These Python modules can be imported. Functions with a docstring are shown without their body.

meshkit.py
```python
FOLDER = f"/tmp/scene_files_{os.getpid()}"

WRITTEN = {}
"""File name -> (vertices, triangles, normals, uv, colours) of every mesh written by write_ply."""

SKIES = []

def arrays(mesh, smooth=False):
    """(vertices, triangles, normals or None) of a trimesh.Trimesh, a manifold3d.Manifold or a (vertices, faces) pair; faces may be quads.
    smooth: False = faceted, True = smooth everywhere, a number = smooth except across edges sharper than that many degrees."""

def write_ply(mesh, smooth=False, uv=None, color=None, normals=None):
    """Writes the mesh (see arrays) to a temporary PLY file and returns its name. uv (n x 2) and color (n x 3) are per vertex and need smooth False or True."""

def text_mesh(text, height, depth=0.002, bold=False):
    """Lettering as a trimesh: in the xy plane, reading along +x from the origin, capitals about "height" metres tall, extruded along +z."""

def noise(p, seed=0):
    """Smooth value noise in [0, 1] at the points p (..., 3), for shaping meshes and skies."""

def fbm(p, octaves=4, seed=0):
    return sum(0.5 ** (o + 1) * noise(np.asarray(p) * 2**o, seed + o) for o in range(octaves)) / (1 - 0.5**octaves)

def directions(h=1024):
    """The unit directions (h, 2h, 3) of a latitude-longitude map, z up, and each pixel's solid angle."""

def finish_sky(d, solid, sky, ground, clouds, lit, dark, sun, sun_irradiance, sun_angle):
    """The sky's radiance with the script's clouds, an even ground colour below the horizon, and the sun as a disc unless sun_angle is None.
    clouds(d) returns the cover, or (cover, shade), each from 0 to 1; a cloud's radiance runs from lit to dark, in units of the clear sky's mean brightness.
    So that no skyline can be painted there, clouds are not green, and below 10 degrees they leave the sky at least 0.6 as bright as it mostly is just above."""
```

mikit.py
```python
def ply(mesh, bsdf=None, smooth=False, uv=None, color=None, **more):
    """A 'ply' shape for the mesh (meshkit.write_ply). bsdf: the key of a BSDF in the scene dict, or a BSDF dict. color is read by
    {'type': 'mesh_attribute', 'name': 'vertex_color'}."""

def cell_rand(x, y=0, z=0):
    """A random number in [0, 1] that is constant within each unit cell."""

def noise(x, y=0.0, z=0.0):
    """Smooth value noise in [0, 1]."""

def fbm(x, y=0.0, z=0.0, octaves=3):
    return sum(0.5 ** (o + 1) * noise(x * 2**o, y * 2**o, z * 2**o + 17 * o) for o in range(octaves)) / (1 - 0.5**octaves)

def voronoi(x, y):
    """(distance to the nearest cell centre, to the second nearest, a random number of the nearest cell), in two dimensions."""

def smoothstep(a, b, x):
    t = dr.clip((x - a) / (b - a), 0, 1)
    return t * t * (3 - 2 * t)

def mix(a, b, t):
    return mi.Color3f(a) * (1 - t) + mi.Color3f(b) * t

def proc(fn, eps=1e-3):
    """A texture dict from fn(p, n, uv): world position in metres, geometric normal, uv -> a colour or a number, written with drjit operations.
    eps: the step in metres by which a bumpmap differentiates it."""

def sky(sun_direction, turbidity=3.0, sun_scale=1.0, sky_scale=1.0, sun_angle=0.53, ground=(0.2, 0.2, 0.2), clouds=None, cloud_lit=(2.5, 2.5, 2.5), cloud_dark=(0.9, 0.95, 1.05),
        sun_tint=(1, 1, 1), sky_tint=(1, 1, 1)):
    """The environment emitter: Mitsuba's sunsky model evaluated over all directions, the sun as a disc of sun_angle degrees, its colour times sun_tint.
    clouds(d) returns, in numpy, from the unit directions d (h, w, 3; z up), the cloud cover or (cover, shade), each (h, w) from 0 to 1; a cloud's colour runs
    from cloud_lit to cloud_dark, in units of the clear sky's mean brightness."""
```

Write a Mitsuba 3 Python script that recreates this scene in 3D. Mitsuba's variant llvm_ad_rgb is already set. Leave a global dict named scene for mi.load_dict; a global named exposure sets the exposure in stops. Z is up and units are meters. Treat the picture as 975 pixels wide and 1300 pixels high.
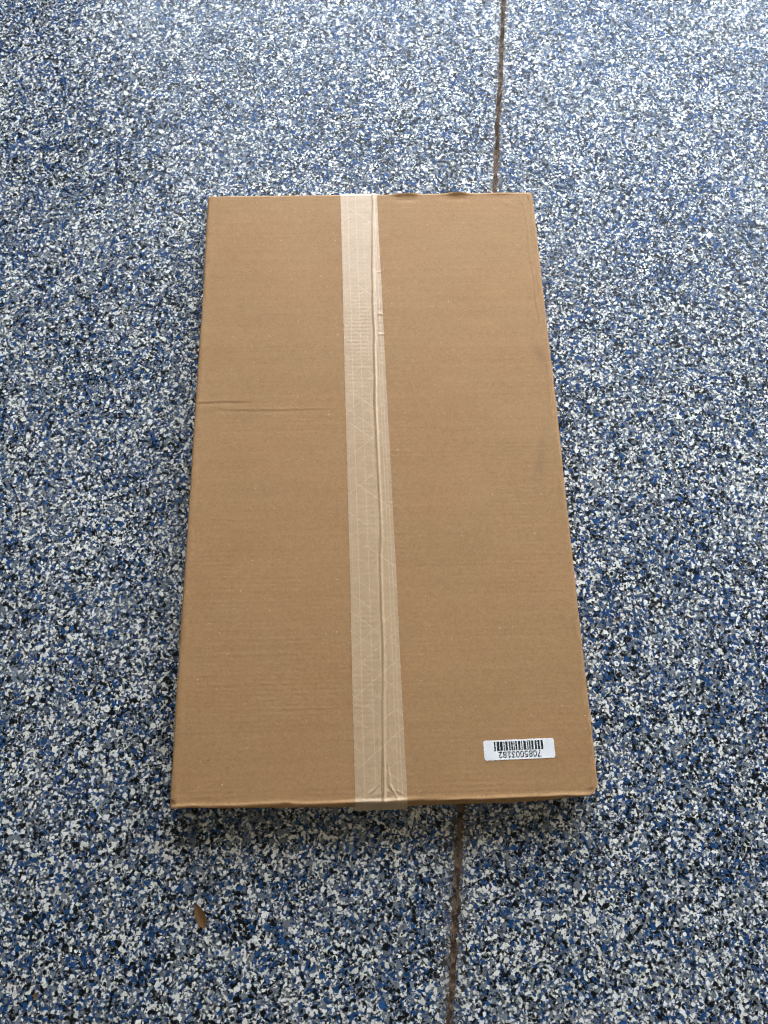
import math
import numpy as np
import trimesh
import shapely.geometry as sg
import drjit as dr
import mitsuba as mi
import mikit
import meshkit
from mikit import noise, fbm, voronoi, cell_rand, smoothstep, mix

T = mi.ScalarTransform4f
scene, labels = {}, {}

# ------------------------------------------------------------------ camera, sky, exposure
CAM = np.array([-0.01392, 0.06197, 1.14713])
FW = np.array([0.019206, 0.309558, -0.950687])
UP = np.array([0.019553, 0.950564, 0.309913])
scene['camera'] = {'type': 'perspective', 'fov': 2 * math.degrees(math.atan(487.5 / 936.0)), 'fov_axis': 'x',
                   'near_clip': 0.02, 'far_clip': 300.0,
                   'to_world': T().look_at(origin=CAM.tolist(), target=(CAM + FW).tolist(), up=UP.tolist())}


def thin_cloud(d):
    c = meshkit.fbm(d * np.array([2.2, 2.2, 4.0]) + 3.1, 4, 5)
    return np.clip(0.50 + 1.1 * (c - 0.5), 0, 0.95), np.clip(1.3 * (c - 0.42), 0, 0.6)


scene['sky'] = mikit.sky((0.35, -0.55, 0.75), turbidity=3.0, clouds=thin_cloud, cloud_lit=(2.52, 2.48, 2.33), sky_tint=(0.99, 1.04, 0.98))
exposure = 5.42

# ------------------------------------------------------------------ helpers
RNG = np.random.default_rng(7)


def add(key, mesh, bsdf, smooth=False, label=None, cat=None, group=None, kind=None, **kw):
    scene[key] = mikit.ply(mesh, bsdf, smooth=smooth, **kw)
    tag(key, label, cat, group, kind)


def tag(key, label=None, cat=None, group=None, kind=None):
    d = {k: v for k, v in (('label', label), ('category', cat), ('group', group), ('kind', kind)) if v}
    if d:
        labels[key] = d


def grid_faces(nu, nv):
    i = np.arange(nu * nv).reshape(nv, nu)
    a, b, c, d = i[:-1, :-1].ravel(), i[:-1, 1:].ravel(), i[1:, 1:].ravel(), i[1:, :-1].ravel()
    return np.vstack([np.stack([a, b, c], 1), np.stack([a, c, d], 1)])


def sstep(a, b, x):
    t = np.clip((x - a) / (b - a), 0, 1)
    return t * t * (3 - 2 * t)


def n2(x, y, seed=0):
    return meshkit.noise(np.stack([x, y, 0 * x], -1), seed) - 0.5


def f2(x, y, seed=0, o=3):
    return meshkit.fbm(np.stack([x, y, 0 * x], -1), o, seed) - 0.5


def shell(top, thick):
    """A closed sheet: an (nv, nu, 3) grid of points and its copy moved by -thick along z."""
    nv, nu = top.shape[:2]
    bot = top - np.array([0, 0, thick])
    v = np.vstack([top.reshape(-1, 3), bot.reshape(-1, 3)])
    f = grid_faces(nu, nv)
    n = nu * nv
    i = np.arange(n).reshape(nv, nu)
    edge = np.concatenate([i[0, :-1], i[:-1, -1], i[-1, :0:-1], i[:0:-1, 0]])
    nxt = np.roll(edge, -1)
    side = np.vstack([np.stack([edge, edge + n, nxt + n], 1), np.stack([edge, nxt + n, nxt], 1)])
    return trimesh.Trimesh(v, np.vstack([f, f[:, ::-1] + n, side]), process=False)


# ------------------------------------------------------------------ materials
BLUE, WHITE, BLACK, GREY, DARK = (0.017, 0.068, 0.195), (0.85, 0.845, 0.775), (0.006, 0.008, 0.009), (0.20, 0.225, 0.25), (0.085, 0.09, 0.10)


def flake_paint(p, n, uv):
    out = mi.Color3f(0.05)
    for k, s in enumerate((520.0, 330.0)):
        w = 0.25 * noise(p.x * 300, p.y * 300, k)
        d1, d2, r = voronoi(p.x * s + w + 31.7 * k, p.y * s - w)
        c = mi.Color3f(GREY)
        c = dr.select(r < 0.72, mi.Color3f(BLUE), c)
        c = dr.select(r < 0.46, mi.Color3f(WHITE), c)
        c = dr.select(r < 0.23, mi.Color3f(BLACK), c)
        out = dr.select((d2 - d1 > 0.10) | (k == 0), c, out)
    return out


scene['flake_base'] = {'type': 'principled', 'base_color': mikit.proc(flake_paint), 'roughness': 0.38, 'specular': 0.5}
scene['flake_chip'] = {'type': 'twosided', 'bsdf': {'type': 'principled', 'base_color': {'type': 'mesh_attribute', 'name': 'vertex_color'}, 'roughness': 0.30, 'specular': 0.13}}


def dirt_paint(p, n, uv):
    a = fbm(p.x * 180, p.y * 120, 3.0, octaves=4)
    b = noise(p.x * 700, p.y * 500, 9.0)
    c = mix((0.05, 0.033, 0.022), (0.185, 0.133, 0.094), smoothstep(0.3, 0.72, a))
    return mix(c, (0.30, 0.25, 0.20), smoothstep(0.78, 0.9, b) * 0.6)


scene['joint_dirt'] = {'type': 'principled', 'base_color': mikit.proc(dirt_paint), 'roughness': 0.9, 'specular': 0.15}
scene['debris'] = {'type': 'twosided', 'bsdf': {'type': 'principled', 'base_color': {'type': 'mesh_attribute', 'name': 'vertex_color'}, 'roughness': 0.85, 'specular': 0.2}}


def kraft(p, n, uv):
    # fibres run mainly along x on the panels; faint flute lines, mottling and flecks
    fib = fbm(p.x * 240, p.y * 900, p.z * 900, octaves=3)
    flute = noise(p.x * 5, p.y * 290, 4.0)
    mott = fbm(p.x * 14, p.y * 22, p.z * 20 + 7, octaves=3)
    grain = noise(p.x * 620, p.y * 620, 2.0)
    c = mix((0.312, 0.169, 0.069), (0.436, 0.254, 0.120), -0.05 + 0.30 * fib + 0.14 * flute + 0.26 * mott + 0.55 * grain)
    c = c * mix((1.012, 0.99, 0.982), (0.993, 1.006, 1.0), smoothstep(0.35, 0.65, fbm(p.x * 9, p.y * 13, 11.0, octaves=2)))
    d1, _, r = voronoi(p.x * 62, p.y * 62)
    speck = smoothstep(0.030 + 0.05 * cell_rand(r * 9e4), 0.015, d1)
    c = mix(c, (0.72, 0.62, 0.48), speck * dr.select(r < 0.075, 0.8, 0.0))
    c = mix(c, (0.07, 0.045, 0.028), speck * dr.select(r > 0.955, 0.7, 0.0))
    # hand smudges near the right edge
    s1 = dr.exp(-(dr.square((p.x - 0.276) / 0.010) + dr.square((p.y - 0.694 + 0.9 * (p.x - 0.276)) / 0.018)))
    s2 = dr.exp(-(dr.square((p.x - 0.262 - 0.15 * (p.y - 0.50)) / 0.008) + dr.square((p.y - 0.50) / 0.045)))
    grime = (0.34 * s1 + 0.22 * s2) * (0.5 + fbm(p.x * 90, p.y * 90, 1.0))
    return mix(c, (0.19, 0.13, 0.075), dr.clip(grime, 0, 0.6))


scene['kraft_board'] = {'type': 'twosided', 'bsdf': {'type': 'principled', 'base_color': mikit.proc(kraft), 'roughness': 0.72, 'specular': 0.3}}

W, L, H = 0.59, 1.0273, 0.052
TL0, TL1, TR0, TR1 = -0.0412, -0.0563, 0.0302, 0.0098      # tape edges: left front/far, right front/far


def tape_paint(p, n, uv):
    u, v = uv.x, uv.y                                        # u across 0..1, v metres along the tape
    s = u * 0.069
    wob = 0.0012 * (noise(v * 9, 2.0) - 0.5)
    line = mi.Float(0)
    for x0, st in ((0.0045, 0.35), (0.0135, 1.0), (0.0285, 0.85), (0.0415, 0.5), (0.0585, 0.8), (0.0635, 0.9)):
        line = dr.maximum(line, 0.72 * st * smoothstep(0.00085, 0.00025, dr.abs(s + wob - x0)))

    def family(q, per, seed):
        k = dr.floor(q / per)
        off = (q / per - k - 0.5 + 0.35 * (cell_rand(k, seed) - 0.5)) * per
        return smoothstep(0.00095, 0.0003, dr.abs(off)) * (0.35 + 0.65 * cell_rand(k, seed + 5)) * smoothstep(0.25, 0.5, noise(s * 60, v * 30, seed))
    line = dr.maximum(line, family(v + 0.80 * s, 0.031, 3))
    line = dr.maximum(line, 0.85 * family(v - 0.84 * s + 0.01, 0.034, 8))
    grain = fbm(s * 900, v * 500, 3.0, octaves=2)
    blot = 0.6 * fbm(s * 45, v * 25, 6.0, octaves=3) + 0.4 * noise(s * 30, v * 290, 4.0)
    c = mix((0.455, 0.305, 0.172), (0.590, 0.420, 0.262), -0.1 + 0.6 * grain + 0.6 * blot)
    return mix(c, (0.72, 0.555, 0.375), line * 0.62)


def tape_relief(p, n, uv):
    return noise(uv.x * 0.069 * 500, uv.y * 160, 2.0) + 0.5 * noise(uv.x * 60, uv.y * 500, 5.0)


scene['kraft_tape'] = {'type': 'twosided', 'bsdf': {'type': 'bumpmap', 'arbitrary': mikit.proc(tape_relief, eps=4e-4), 'scale': 0.00006,
                       'bsdf': {'type': 'principled', 'base_color': mikit.proc(tape_paint), 'roughness': 0.32, 'specular': 0.5}}}
scene['label_paper'] = {'type': 'principled', 'base_color': {'type': 'rgb', 'value': [0.88, 0.88, 0.88]}, 'roughness': 0.45, 'specular': 0.45}


def ink_paint(p, n, uv):
    return mix((0.006, 0.006, 0.007), (0.05, 0.05, 0.055), smoothstep(0.5, 0.8, fbm(p.x * 300, p.y * 120, 2.0)))


scene['label_ink'] = {'type': 'principled', 'base_color': mikit.proc(ink_paint), 'roughness': 0.6, 'specular': 0.3}


def leaf_paint(p, n, uv):
    vein = smoothstep(0.05, 0.015, dr.abs(uv.x))
    side = smoothstep(0.10, 0.03, dr.abs((uv.y * 7 - dr.abs(uv.x) * 2.2) - dr.floor(uv.y * 7 - dr.abs(uv.x) * 2.2) - 0.5)) * 0.5
    blot = fbm(uv.x * 5, uv.y * 7, 2.0, octaves=3)
    c = mix((0.105, 0.052, 0.018), (0.20, 0.108, 0.042), blot * 1.3 - 0.15)
    return mix(c, (0.065, 0.032, 0.014), dr.clip(vein + side, 0, 1) * 0.8)


scene['dry_leaf_skin'] = {'type': 'twosided', 'bsdf': {'type': 'principled', 'base_color': mikit.proc(leaf_paint), 'roughness': 0.6, 'specular': 0.3}}
scene['wall_paint'] = {'type': 'twosided', 'bsdf': {'type': 'principled', 'base_color': {'type': 'rgb', 'value': [0.32, 0.305, 0.27]}, 'roughness': 0.8}}


def concrete_paint(p, n, uv):
    return mix((0.26, 0.25, 0.24), (0.36, 0.35, 0.33), fbm(p.x * 3, p.y * 3, 1.0, octaves=4))


scene['concrete'] = {'type': 'principled', 'base_color': mikit.proc(concrete_paint), 'roughness': 0.9}

# ------------------------------------------------------------------ garage around the floor (gives the one-sided daylight)
GX0, GX, GY0, GY1, GH = -1.9, 3.6, -4.2, 2.35, 2.5


def box(x0, x1, y0, y1, z0, z1):
    b = trimesh.creation.box((x1 - x0, y1 - y0, z1 - z0))
    b.apply_translation(((x0 + x1) / 2, (y0 + y1) / 2, (z0 + z1) / 2))
    return b


tag('garage', 'pale painted garage walls and ceiling round the speckled floor, open at the far end', 'garage')
add('garage__ceiling', box(GX0, GX, GY0, GY1, GH, GH + 0.2), 'wall_paint')
add('garage__wall', box(GX0 - 0.2, GX0, GY0, GY1, -0.1, GH + 0.2), 'wall_paint')
add('garage__wall_001', box(GX, GX + 0.2, GY0, GY1, -0.1, GH + 0.2), 'wall_paint')
add('garage__wall_002', box(GX0 - 0.2, GX + 0.2, GY0 - 0.2, GY0, -0.1, GH + 0.2), 'wall_paint')
add('garage__wall_003', box(GX0 + 0.002, -0.80, GY1 - 0.14, GY1 - 0.002, -0.1, GH - 0.002), 'wall_paint')
add('driveway', box(-40, 40, GY1 + 0.004, 80, -0.3, -0.02), 'concrete', kind='structure')

# ------------------------------------------------------------------ floor: two coated slabs, the dirty joint between, colour flakes
JW = 0.0092


def joint_x(y):
    y = np.asarray(y, float)
    return 0.1119 + 0.1145 * y + 0.0022 * np.exp(-((y - 1.1) / 0.22) ** 2) + 0.0016 * n2(y * 9, 0 * y, 4) + 0.0012 * n2(y * 40, 0 * y, 5)


def half_w(y, side):
    return JW / 2 + 0.0015 * n2(y * 55, 0 * y + side, 6) + 0.0020 * n2(y * 170, 0 * y + side, 7)


tag('floor', kind='structure')
ys = np.unique(np.concatenate([np.linspace(GY0, -0.8, 30), np.arange(-0.8, 2.1, 0.002), np.linspace(2.1, GY1, 12)]))
for side, key in ((-1, 'floor__slab'), (1, 'floor__slab_001')):
    e = joint_x(ys) + side * half_w(ys, side)
    rows = []
    far = GX0 if side < 0 else GX
    for off, z in ((None, 0.0), (0.0016, 0.0), (0.0003, -0.0011), (0.0, -0.0022), (0.0, -0.030)):
        x = np.full_like(ys, far) if off is None else e + side * off
        rows.append(np.stack([x, ys, np.full_like(ys, z)], -1))
    g = np.stack(rows, 1)
    f = grid_faces(g.shape[1], g.shape[0])
    if side > 0:
        f = f[:, ::-1]
    # rows run outwards-in: put the faces upwards
    m = trimesh.Trimesh(g.reshape(-1, 3), f, process=False)
    if m.face_normals[np.argmax(m.area_faces)][2] < 0:
        m = trimesh.Trimesh(g.reshape(-1, 3), f[:, ::-1], process=False)
    add(key, m, 'flake_base')

us = np.linspace(-1, 1, 13)
yj = np.arange(-0.75, 2.0, 0.0011)
U, Y = np.meshgrid(us, yj)
Z = -0.0010 + 0.0030 * f2(U * 2.2, Y * 170, 11, 3) + 0.0022 * f2(U * 5, Y * 520, 12, 2) + 0.0009 * U ** 2
X = joint_x(Y) + U * (JW / 2 + 0.0025)
m = trimesh.Trimesh(np.stack([X, Y, Z], -1).reshape(-1, 3), grid_faces(len(us), len(yj)), process=False)
add('floor__joint', m, 'joint_dirt', smooth=True, label='narrow dirt-filled brown control joint running up the speckled floor')

# loose grit, fibres and crumbs lying in the joint
V, F, C, base = [], [], [], 0
for i in range(1500):
    y = RNG.uniform(-0.45, 1.75)
    x = float(joint_x(y)) + RNG.normal(0, 0.0026)
    if RNG.random() < 0.45:
        ln, wd = RNG.uniform(0.004, 0.016), RNG.uniform(0.0003, 0.0007)
        a = math.pi / 2 + RNG.normal(0, 0.35)
    else:
        ln = RNG.uniform(0.0008, 0.0030)
        wd = ln * RNG.uniform(0.5, 0.9)
        a = RNG.uniform(0, math.pi)
    b = trimesh.creation.icosphere(subdivisions=0, radius=0.5)
    p = b.vertices * [ln, wd, min(wd, 0.0012)]
    c, s = math.cos(a), math.sin(a)
    p = np.stack([p[:, 0] * c - p[:, 1] * s + x, p[:, 0] * s + p[:, 1] * c + y, p[:, 2] + RNG.uniform(-0.0018, 0.0004)], -1)
    col = [(0.03, 0.02, 0.014), (0.09, 0.055, 0.03), (0.19, 0.14, 0.10), (0.02, 0.018, 0.016), (0.34, 0.29, 0.23)][RNG.choice(5, p=[.3, .3, .2, .14, .06])]
    V.append(p); F.append(b.faces + base); C.append(np.tile(col, (len(p), 1))); base += len(p)
add('floor__joint_grit', trimesh.Trimesh(np.vstack(V), np.vstack(F), process=False), 'debris', color=np.vstack(C), kind='stuff',
    label='dark crumbs and fibres lodged in the floor joint')

# colour flakes: real thin angular chips lying over one another in the clear coat
N = 780000
fx, fy = RNG.uniform(-1.1, 1.1, N), RNG.uniform(-0.55, 1.9, N)
r = np.clip(np.exp(RNG.normal(math.log(0.0025), 0.30, N)), 0.0010, 0.0056)
keep = ~((np.abs(fx) < W / 2 - 0.03) & (fy > 0.03) & (fy < L - 0.03))
dj = np.abs(fx - joint_x(fy))
keep &= dj > JW / 2 + 0.75 * r - 0.0016 + 0.0022 * n2(fy * 60, np.sign(fx - joint_x(fy)), 90)
fx, fy, r, dj = fx[keep], fy[keep], r[keep], dj[keep]
N = len(fx)
w = np.stack([0.27 * np.exp(1.7 * f2(fx * 36, fy * 36, s, 4) + 0.5 * f2(fx * 4, fy * 4, s + 9, 2)) if s != 34 else 0.15 * np.ones(N) for s in (31, 32, 33, 34, 35)], 1) * [0.92, 0.98, 1.10, 0.16, 0.98]
cw = np.cumsum(w / w.sum(1, keepdims=True), 1)
pick = (RNG.random(N)[:, None] > cw).sum(1)
pal = np.array([BLUE, WHITE, BLACK, DARK, GREY])
col = pal[np.clip(pick, 0, 4)] * np.exp(RNG.normal(0, 0.13, N))[:, None]
col[pick == 1] = np.clip(col[pick == 1], 0, 0.88)
dust = np.exp(-np.maximum(dj - JW / 2, 0) / 0.007) * 0.62 * (0.5 + RNG.random(N))
dust = np.clip(dust, 0, 0.75)[:, None]
col = col * (1 - dust) + dust * np.array([0.16, 0.135, 0.11])
z = 0.00012 + 0.0012 * RNG.random(N)
tx, ty = RNG.normal(0, 0.03, N), RNG.normal(0, 0.03, N)
asp, rot = RNG.uniform(0.5, 1.0, N), RNG.uniform(0, 2 * math.pi, N)
PV, PF, PC, base = [], [], [], 0
nv = RNG.choice([4, 5, 6], N, p=[0.42, 0.40, 0.18])
for k in (4, 5, 6):
    q = np.nonzero(nv == k)[0]
    a = (np.arange(k) + RNG.uniform(-0.42, 0.42, (len(q), k))) * (2 * math.pi / k)
    ex, ey = np.cos(a) * r[q, None], np.sin(a) * (r * asp)[q, None]
    c, s = np.cos(rot[q])[:, None], np.sin(rot[q])[:, None]
    px, py = ex * c - ey * s, ex * s + ey * c
    pz = np.maximum(z[q, None] + px * tx[q, None] + py * ty[q, None], 0.00004)
    PV.append(np.stack([px + fx[q, None], py + fy[q, None], pz], -1).reshape(-1, 3))
    i0 = base + np.arange(len(q)) * k
    PF += [np.stack([i0, i0 + j, i0 + j + 1], 1) for j in range(1, k - 1)]
    PC.append(np.repeat(col[q], k, axis=0))
    base += len(q) * k
add('floor__colour_flake', trimesh.Trimesh(np.vstack(PV), np.vstack(PF), process=False), 'flake_chip', color=np.vstack(PC), kind='stuff',
    label='blue, white, grey and black flakes scattered all over the floor')

# ------------------------------------------------------------------ cardboard box
BOARD = 0.0042
FLARE = 0.0125                                            # the near end is a little wider than the far end
tag('cardboard_box', 'flat brown corrugated cardboard box with a taped centre seam lying on the speckled floor', 'cardboard box')


def crease(x, y, pts, wid, depth):
    """A dent along a polyline: gaussian profile with a raised lip on its far side."""
    out = np.zeros_like(x)
    for (x0, y0), (x1, y1) in zip(pts[:-1], pts[1:]):
        dx, dy = x1 - x0, y1 - y0
        t = ((x - x0) * dx + (y - y0) * dy) / (dx * dx + dy * dy)
        fade = sstep(-0.06, 0.10, t) * sstep(1.06, 0.90, t)
        d = ((x - x0) * -dy + (y - y0) * dx) / math.hypot(dx, dy)
        out += fade * depth * (-np.exp(-(d / wid) ** 2) + 0.75 * np.exp(-((d - 1.9 * wid) / wid) ** 2))
    return out


def notch(u):
    """How far the far edge of the top is crumpled, from 0 to 1 across the width."""
    return (np.exp(-((u - 0.605) / 0.040) ** 4) * 0.8 + np.exp(-((u - 0.765) / 0.036) ** 2) * 1.0 + 0.35 * np.exp(-((u - 0.90) / 0.05) ** 2))


def top_z(x, y):
    u = (x + W / 2) / W
    h = 0.000065 * np.sin(2 * math.pi * (y / 0.0072 + 0.25 * f2(x * 3, y * 3, 21))) * (0.75 + 0.5 * meshkit.fbm(np.stack([x * 7, y * 16, 0 * x], -1), 3, 22))
    h += 0.00003 * n2(x * 3.5, y * 150, 23) + 0.00007 * n2(x * 110, y * 260, 28)                        # uneven flutes
    h += 0.0016 * f2(x * 5, y * 4, 24, 3)                                                                # slow warp
    # creases
    h += crease(x, y, [(-0.297, 0.609), (-0.245, 0.6115), (-0.205, 0.6105)], 0.0026, 0.00045)
    h += crease(x, y, [(-0.262, 0.598), (-0.205, 0.5945), (-0.13, 0.594)], 0.0027, 0.00033)
    h += crease(x, y, [(-0.135, 0.594), (-0.075, 0.5942)], 0.0027, 0.00018)
    h += crease(x, y, [(-0.246, 0.603), (-0.246, 0.568)], 0.0018, 0.0003)
    h += crease(x, y, [(-0.296, 0.212), (-0.21, 0.2085), (-0.12, 0.211)], 0.0025, 0.00014)
    h += crease(x, y, [(0.262, 1.02), (0.2735, 0.995), (0.2765, 0.955), (0.274, 0.90), (0.278, 0.86), (0.2765, 0.80), (0.281, 0.75)], 0.0014, 0.0004)
    h += crease(x, y, [(0.232, 1.018), (0.240, 1.000), (0.256, 0.99)], 0.002, 0.0003)
    h += crease(x, y, [(0.282, 1.022), (0.286, 1.003)], 0.0018, 0.0004)
    for cx, cy, ln, dp, seed in ((0.10, 0.33, 0.07, 0.3, 1), (0.18, 0.21, 0.08, 0.35, 2), (-0.12, 0.12, 0.06, 0.3, 3), (0.13, 0.86, 0.09, 0.3, 4), (-0.2, 0.86, 0.06, 0.25, 5), (-0.05, 0.15, 0.05, 0.35, 6)):
        h += crease(x, y, [(cx - ln, cy), (cx, cy + 0.001), (cx + ln, cy - 0.001)], 0.0024, 0.00018 * dp)
    # far edge crumpled up in places, front edge pressed into a raised rim
    nt = notch(u)
    wv = 0.003 * f2(x * 60, 0 * x, 25, 2)
    h += nt * (0.0032 * sstep(L - 0.0065 + wv, L - 0.0005, y) - 0.0018 * np.exp(-((y - L + 0.012) / 0.006) ** 2))
    h += (1 - np.clip(nt, 0, 1)) * (-0.0022) * sstep(L - 0.004, L, y)
    rim = 0.0014 + 0.0012 * n2(x * 14, 0 * x, 26) + 0.0006 * n2(x * 50, 0 * x, 27)
    yr = 0.0022 + 0.0016 * n2(x * 20, 0 * x + 3, 29)
    ye = y - edge_front(x)
    h += rim * np.exp(-((ye - yr) / 0.0024) ** 2) - 0.0005 * sstep(yr, yr - 0.004, ye)
    # folds of the hinged sides, rounded down
    d = np.minimum(x + W / 2, W / 2 - x)
    h -= 0.0042 * (1 - np.sqrt(np.clip(1 - ((0.0046 - np.clip(d, 0, 0.0046)) / 0.0046) ** 2, 0, 1)))
    h += 0.0005 * np.exp(-((d - 0.008) / 0.003) ** 2) * (0.6 + n2(y * 30, x * 0, 30))
    # pressed front right corner
    q = np.clip(1 - np.hypot((x - W / 2) / 0.020, (y + 0.004) / 0.016), 0, 1)
    h -= 0.005 * q ** 1.2
    q = np.clip(1 - np.hypot((x + W / 2) / 0.010, (y - 0.0) / 0.008), 0, 1)
    h -= 0.005 * q
    return h


def edge_front(x):
    u = (x + W / 2) / W
    e = 0.0016 * n2(x * 12, 0 * x, 41) + 0.0009 * n2(x * 45, 0 * x, 42)
    e -= 0.0055 - 0.002 * u
    e += 0.016 * np.clip((x - (W / 2 - 0.016)) / 0.016, 0, 1) ** 2.2                                  # clipped right corner
    e += 0.004 * np.clip((-x - (W / 2 - 0.006)) / 0.006, 0, 1) ** 2
    e += 0.0020 * np.exp(-((u - 0.27) / 0.012) ** 2)
    return e


def edge_far(x):
    u = (x + W / 2) / W
    return L + 0.0006 * n2(x * 40, 0 * x, 43) - 0.0008 * notch(u) - 0.003 * np.clip((x - (W / 2 - 0.006)) / 0.006, 0, 1) ** 2


def top_point(x, t):
    """A point of the top at x and t = 0 (front edge) to 1 (far edge)."""
    y = edge_front(x) * (1 - t) + edge_far(x) * t
    x = x + (2 * np.abs(x) / W) ** 6 * np.sign(x) * (0.0026 * n2(y * 5, np.sign(x), 44) + 0.0008 * n2(y * 30, np.sign(x), 45))
    z = H + top_z(x, y)
    return np.stack([x * (1 + FLARE * (1 - t)), y, z], -1)


def tgrid():
    return np.unique(np.concatenate([np.linspace(0, 0.02, 24), np.linspace(0.02, 0.98, 620), np.linspace(0.98, 1, 24)]))


for key, xa, xb in (('cardboard_box__flap', -W / 2, -0.0012), ('cardboard_box__flap_001', 0.0012, W / 2)):
    xs = np.unique(np.concatenate([np.linspace(xa, xb, 90), (np.linspace(xa, xa + 0.02, 18) if xa < -0.1 else np.linspace(xb - 0.02, xb, 18))]))
    X, Tt = np.meshgrid(xs, tgrid())
    P = top_point(X, Tt)
    add(key, shell(P, BOARD), 'kraft_board', smooth=35)

# side panels: front and far panels bow out and carry the inner flap's fold; left and right panels hang from the hinges
zt = H - BOARD - 0.0026


def end_panel(far):
    xs = np.linspace(-W / 2 + 0.0030, W / 2 - 0.0030, 240)
    u = (xs + W / 2) / W
    bulge = (0.0092 if not far else 0.0010) * (1 - np.abs(2 * u - 1) ** 5) * (0.72 + 0.45 * u if not far else 1) + 0.0018 * n2(xs * 16, 0 * xs, 51 + far) + 0.0007 * n2(xs * 60, 0 * xs, 53 + far)
    drop = 0.0016 * n2(xs * 22, 0 * xs, 55 + far)
    cor = np.clip((xs - (W / 2 - 0.018)) / 0.018, 0, 1) ** 2
    prof = [(-0.045, 0.0), (-0.008, 0.0), (0.05, -0.0015), (0.20, -0.0085), (0.45, -0.0185), (0.72, -0.0285), (1.0, -0.038), (1.02, -0.043), (0.9, -0.050), (0.7, -zt + 0.0010)]
    rows = []
    for a, dz in prof:
        y = a if a < 0 else bulge * a - 0.001
        y = y - 0.010 * cor
        yy = -y - 0.0055 + 0.002 * u if not far else L + y
        dzz = dz + (drop if -0.02 < dz < -0.0002 else 0 * drop) - 0.002 * (a < 0)
        rows.append(np.stack([xs * (1 + FLARE * (not far)), yy + 0 * xs, zt + dzz - 0.004 * cor * (dz > -0.02)], -1))
    g = np.stack(rows)
    g = g[:, ::-1] if far else g
    return trimesh.Trimesh(g.reshape(-1, 3), grid_faces(len(xs), len(prof))[:, ::-1], process=False)


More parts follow.
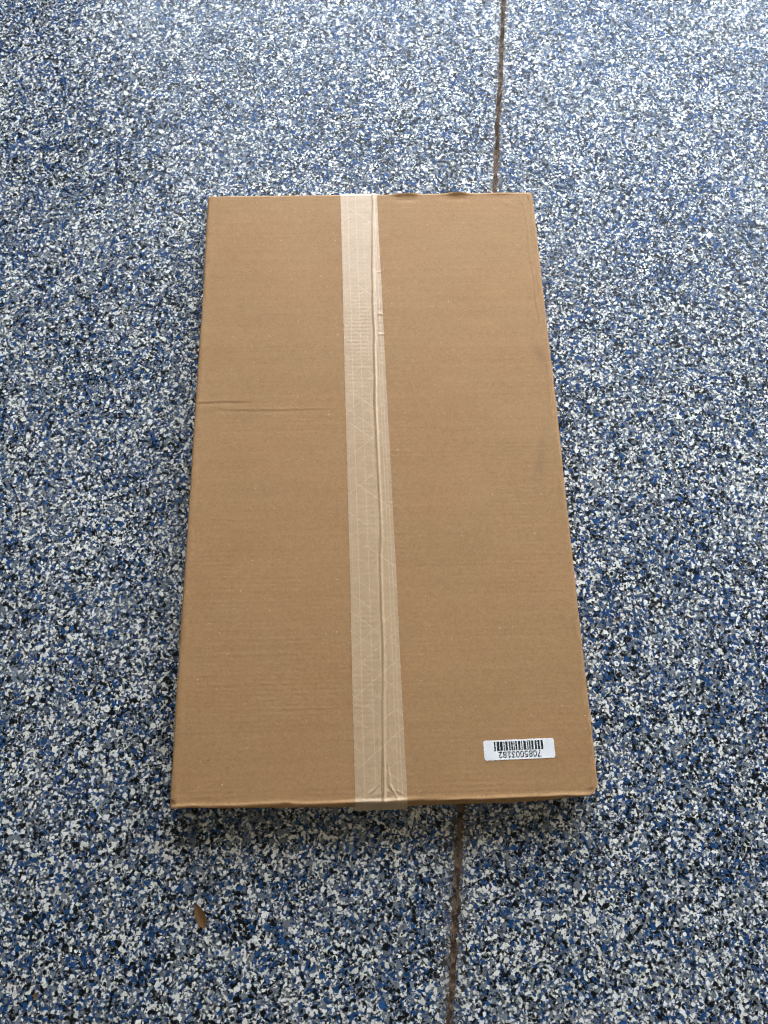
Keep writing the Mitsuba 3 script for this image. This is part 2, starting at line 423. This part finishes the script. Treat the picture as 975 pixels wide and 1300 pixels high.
add('cardboard_box__side_panel', end_panel(0), 'kraft_board', smooth=40)
add('cardboard_box__side_panel_001', end_panel(1), 'kraft_board', smooth=40)
for key, sgn in (('cardboard_box__side_panel_002', -1), ('cardboard_box__side_panel_003', 1)):
    yy = np.linspace(0.004, L - 0.004, 120)
    rows = []
    for off, zz in ((-0.0015, H - 0.0068), (0.0, H - 0.012), (0.0012, H * 0.55), (0.0, 0.012), (-0.003, 0.0011)):
        x = sgn * (W / 2 * (1 + FLARE * (1 - yy / L)) - 0.0018 + off + 0.0008 * n2(yy * 10, 0 * yy, 60 + sgn))
        rows.append(np.stack([x, yy, np.full_like(yy, zz)], -1))
    f = grid_faces(len(yy), len(rows))
    add(key, trimesh.Trimesh(np.stack(rows).reshape(-1, 3), f if sgn < 0 else f[:, ::-1], process=False), 'kraft_board', smooth=40)
add('cardboard_box__bottom', box(-W / 2 + 0.006, W / 2 - 0.006, 0.006, L - 0.006, 0.0009, 0.0050), 'kraft_board')

# tape: follows the flaps, bridges the seam in a wandering fold, and turns down over both ends
nu = 90
su = np.linspace(0, 1, nu)
tv = np.concatenate([np.linspace(-0.030, 0, 40), np.linspace(0, L, 760)[1:], np.linspace(L, L + 0.03, 24)[1:]])
SU, TV = np.meshgrid(su, tv)
tt = np.clip(TV / L, 0, 1)
X = (TL0 * (1 - tt) + TL1 * tt) * (1 - SU) + (TR0 * (1 - tt) + TR1 * tt) * SU
X += 0.0009 * n2(TV * 6, 0 * TV, 71) + (0.0004 * n2(TV * 60, SU * 0, 72) * (np.abs(SU - 0.5) > 0.45))
P = top_point(X, tt)
seam = 0.0010 + 0.0075 * f2(TV * 5, 0 * TV, 73, 2) + 0.0026 * n2(TV * 23, 0 * TV, 74)
d = X - seam
far_amt = sstep(0.55, 1.0, tt)
fold = 0.0021 * np.exp(-(d / (0.0019 + 0.0018 * far_amt)) ** 2) - 0.0007 * np.exp(-((d + 0.0036) / 0.0018) ** 2)
fold *= 0.85 + 0.5 * n2(TV * 8, 0 * TV, 75)
d2 = X - seam - 0.0085 - 0.004 * f2(TV * 7, 0 * TV, 76, 2)
fold += 0.00018 * np.exp(-(d2 / 0.0011) ** 2) * (meshkit.noise(np.stack([TV * 6, 0 * TV, 0 * TV], -1), 77) > 0.35)
d3 = X - seam - 0.0032 - 0.003 * f2(TV * 6, 0 * TV, 78, 2)
fold += 0.0002 * np.exp(-(d3 / 0.0009) ** 2) * sstep(0.4, 0.7, meshkit.noise(np.stack([TV * 5, 0 * TV, 0 * TV], -1), 79))
# small pinched wrinkles at right of the fold near the far end, fanning wrinkles at the front end
for (cx, cy, a, ln) in ((0.014, 0.86, 0.2, 0.006), (0.012, 0.775, -0.3, 0.006), (0.012, 0.735, 0.1, 0.006)):
    fold += 0.0008 * np.exp(-(((X - cx) * math.cos(a) + (P[..., 1] - cy) * math.sin(a)) / ln) ** 2 - ((-(X - cx) * math.sin(a) + (P[..., 1] - cy) * math.cos(a)) / 0.0018) ** 2)
for (cx, cy, a, ln, hh) in ((-0.019, 0.010, 0.75, 0.010, 0.9), (-0.006, 0.007, 0.2, 0.012, 0.8), (0.010, 0.012, -1.05, 0.013, 1.1), (0.006, 0.030, -1.45, 0.020, 0.8), (0.020, 0.008, -0.5, 0.010, 0.5)):
    c, s = math.cos(a), math.sin(a)
    fold += 0.0011 * hh * np.exp(-(((X - cx) * c + (P[..., 1] - cy) * s) / ln) ** 2 - ((-(X - cx) * s + (P[..., 1] - cy) * c) / 0.0016) ** 2)
over = np.maximum(-TV, 0)
P[..., 1] -= 0.0012 * np.clip(over / 0.0025, 0, 1) + 0.0105 * np.clip((over - 0.0025) / 0.0275, 0, 1)
P[..., 2] -= 0.0012 * np.clip(over / 0.0025, 0, 1) + 0.98 * np.maximum(over - 0.0025, 0)
ov2 = np.maximum(TV - L, 0)
an2 = np.clip(ov2 / 0.007, 0, 1) * (math.pi / 2)
P[..., 1] += np.where(ov2 > 0, 0.0042 * np.sin(an2), 0)
P[..., 2] -= np.where(ov2 > 0, 0.0045 * (1 - np.cos(an2)) + np.maximum(ov2 - 0.007, 0), 0)
P[..., 2] += 0.00055 + fold
uv = np.stack([SU.ravel(), TV.ravel()], -1)
add('cardboard_box__tape', trimesh.Trimesh(P.reshape(-1, 3), grid_faces(nu, len(tv)), process=False), 'kraft_tape', smooth=True, uv=uv,
    label='pale thread-reinforced packing tape down the middle of the box')

# address label: white sticker with bar code and number, upside down as seen from the front
LC, LA = np.array([0.1910, 0.0612]), math.radians(1.0)


def on_label(m, lift, dense=False):
    """From label coordinates (reading upright, origin at its middle) onto the box top."""
    m = m.copy()
    if dense:
        m = m.subdivide_to_size(0.004)
    v = m.vertices.copy()
    a = LA + math.pi
    x = v[:, 0] * math.cos(a) - v[:, 1] * math.sin(a) + LC[0]
    y = v[:, 0] * math.sin(a) + v[:, 1] * math.cos(a) + LC[1]
    smooth_top = H + 0.0016 * f2(x * 5, y * 4, 24, 3)
    m.vertices = np.stack([x, y, smooth_top + lift + v[:, 2]], -1)
    return m


rr = sg.box(-0.0472, -0.0102, 0.0472, 0.0102).buffer(0.0032, quad_segs=6)
paper = trimesh.creation.extrude_polygon(rr, 0.00035, engine='earcut')
add('cardboard_box__sticker', on_label(paper, 0.00035, True), 'label_paper', label='white barcode sticker with number 7085003182 upside down')
x, bars = -0.0345, []
while x < 0.0345:
    wb = RNG.choice([0.0014, 0.0022, 0.0030, 0.0036])
    bars.append(box(x, min(x + wb, 0.0352), -0.0112, 0.0013, 0, 0.00009))
    x += wb + RNG.choice([0.0012, 0.0014, 0.0017])
add('cardboard_box__sticker__barcode', on_label(trimesh.util.concatenate(bars), 0.00078, True), 'label_ink')
num = meshkit.text_mesh('7085003182', 0.0082, 0.00009, bold=True)
b = num.bounds
num.apply_translation(-(b[0] + b[1]) / 2 * [1, 1, 0])
num.apply_scale([0.0600 / (b[1][0] - b[0][0]), 1, 1])
num.apply_translation((-0.0005, 0.0067, 0))
add('cardboard_box__sticker__number', on_label(num, 0.00078), 'label_ink')

# ------------------------------------------------------------------ dry leaves on the floor


def leaf(key, cx, cy, ln, wd, rot, curl, label, seed):
    """An oval dry leaf, tip along +y before turning by rot."""
    t, s = np.linspace(0, 1, 40), np.linspace(-1, 1, 15)
    S, Tt = np.meshgrid(s, t)
    half = wd / 2 * np.sin(math.pi * np.clip(0.03 + 0.94 * Tt ** 0.85, 0, 1)) ** 0.75
    half = half * (1 + 0.10 * n2(Tt * 9, np.sign(S), seed))
    x, y = S * half, (Tt - 0.5) * ln
    z = 0.0016 + curl * (S ** 2) * half / (wd / 2) + 0.0012 * (2 * Tt - 1) ** 2 + 0.0012 * f2(S * 1.5, Tt * 4, seed) + 0.0004 * np.abs(S) ** 0.5
    c, sn = math.cos(rot), math.sin(rot)
    P = np.stack([x * c - y * sn + cx, x * sn + y * c + cy, np.maximum(z, 0.0012)], -1)
    m = shell(P, 0.00025)
    uv1 = np.stack([S.ravel(), Tt.ravel()], -1)
    add(key, m, 'dry_leaf_skin', smooth=True, uv=np.vstack([uv1, uv1]), label=label, cat='leaf')


leaf('dry_leaf', -0.2590, -0.1470, 0.0330, 0.0142, math.radians(26), 0.0022, 'brown dry leaf lying on the floor in front of the box', 81)
leaf('dry_leaf_001', -0.764, 1.4565, 0.026, 0.011, math.radians(80), 0.0016, 'small brown leaf scrap at the left border of the floor, far behind the box', 82)
leaf('dry_leaf_002', -0.4735, -0.2360, 0.0085, 0.0050, math.radians(-40), 0.0008, 'tiny dark brown leaf crumb on the floor in the near left corner', 83)
leaf('dry_leaf_003', 0.3690, 0.2500, 0.0085, 0.0045, math.radians(60), 0.0008, 'tiny dark brown leaf crumb on the floor to the right of the box', 84)
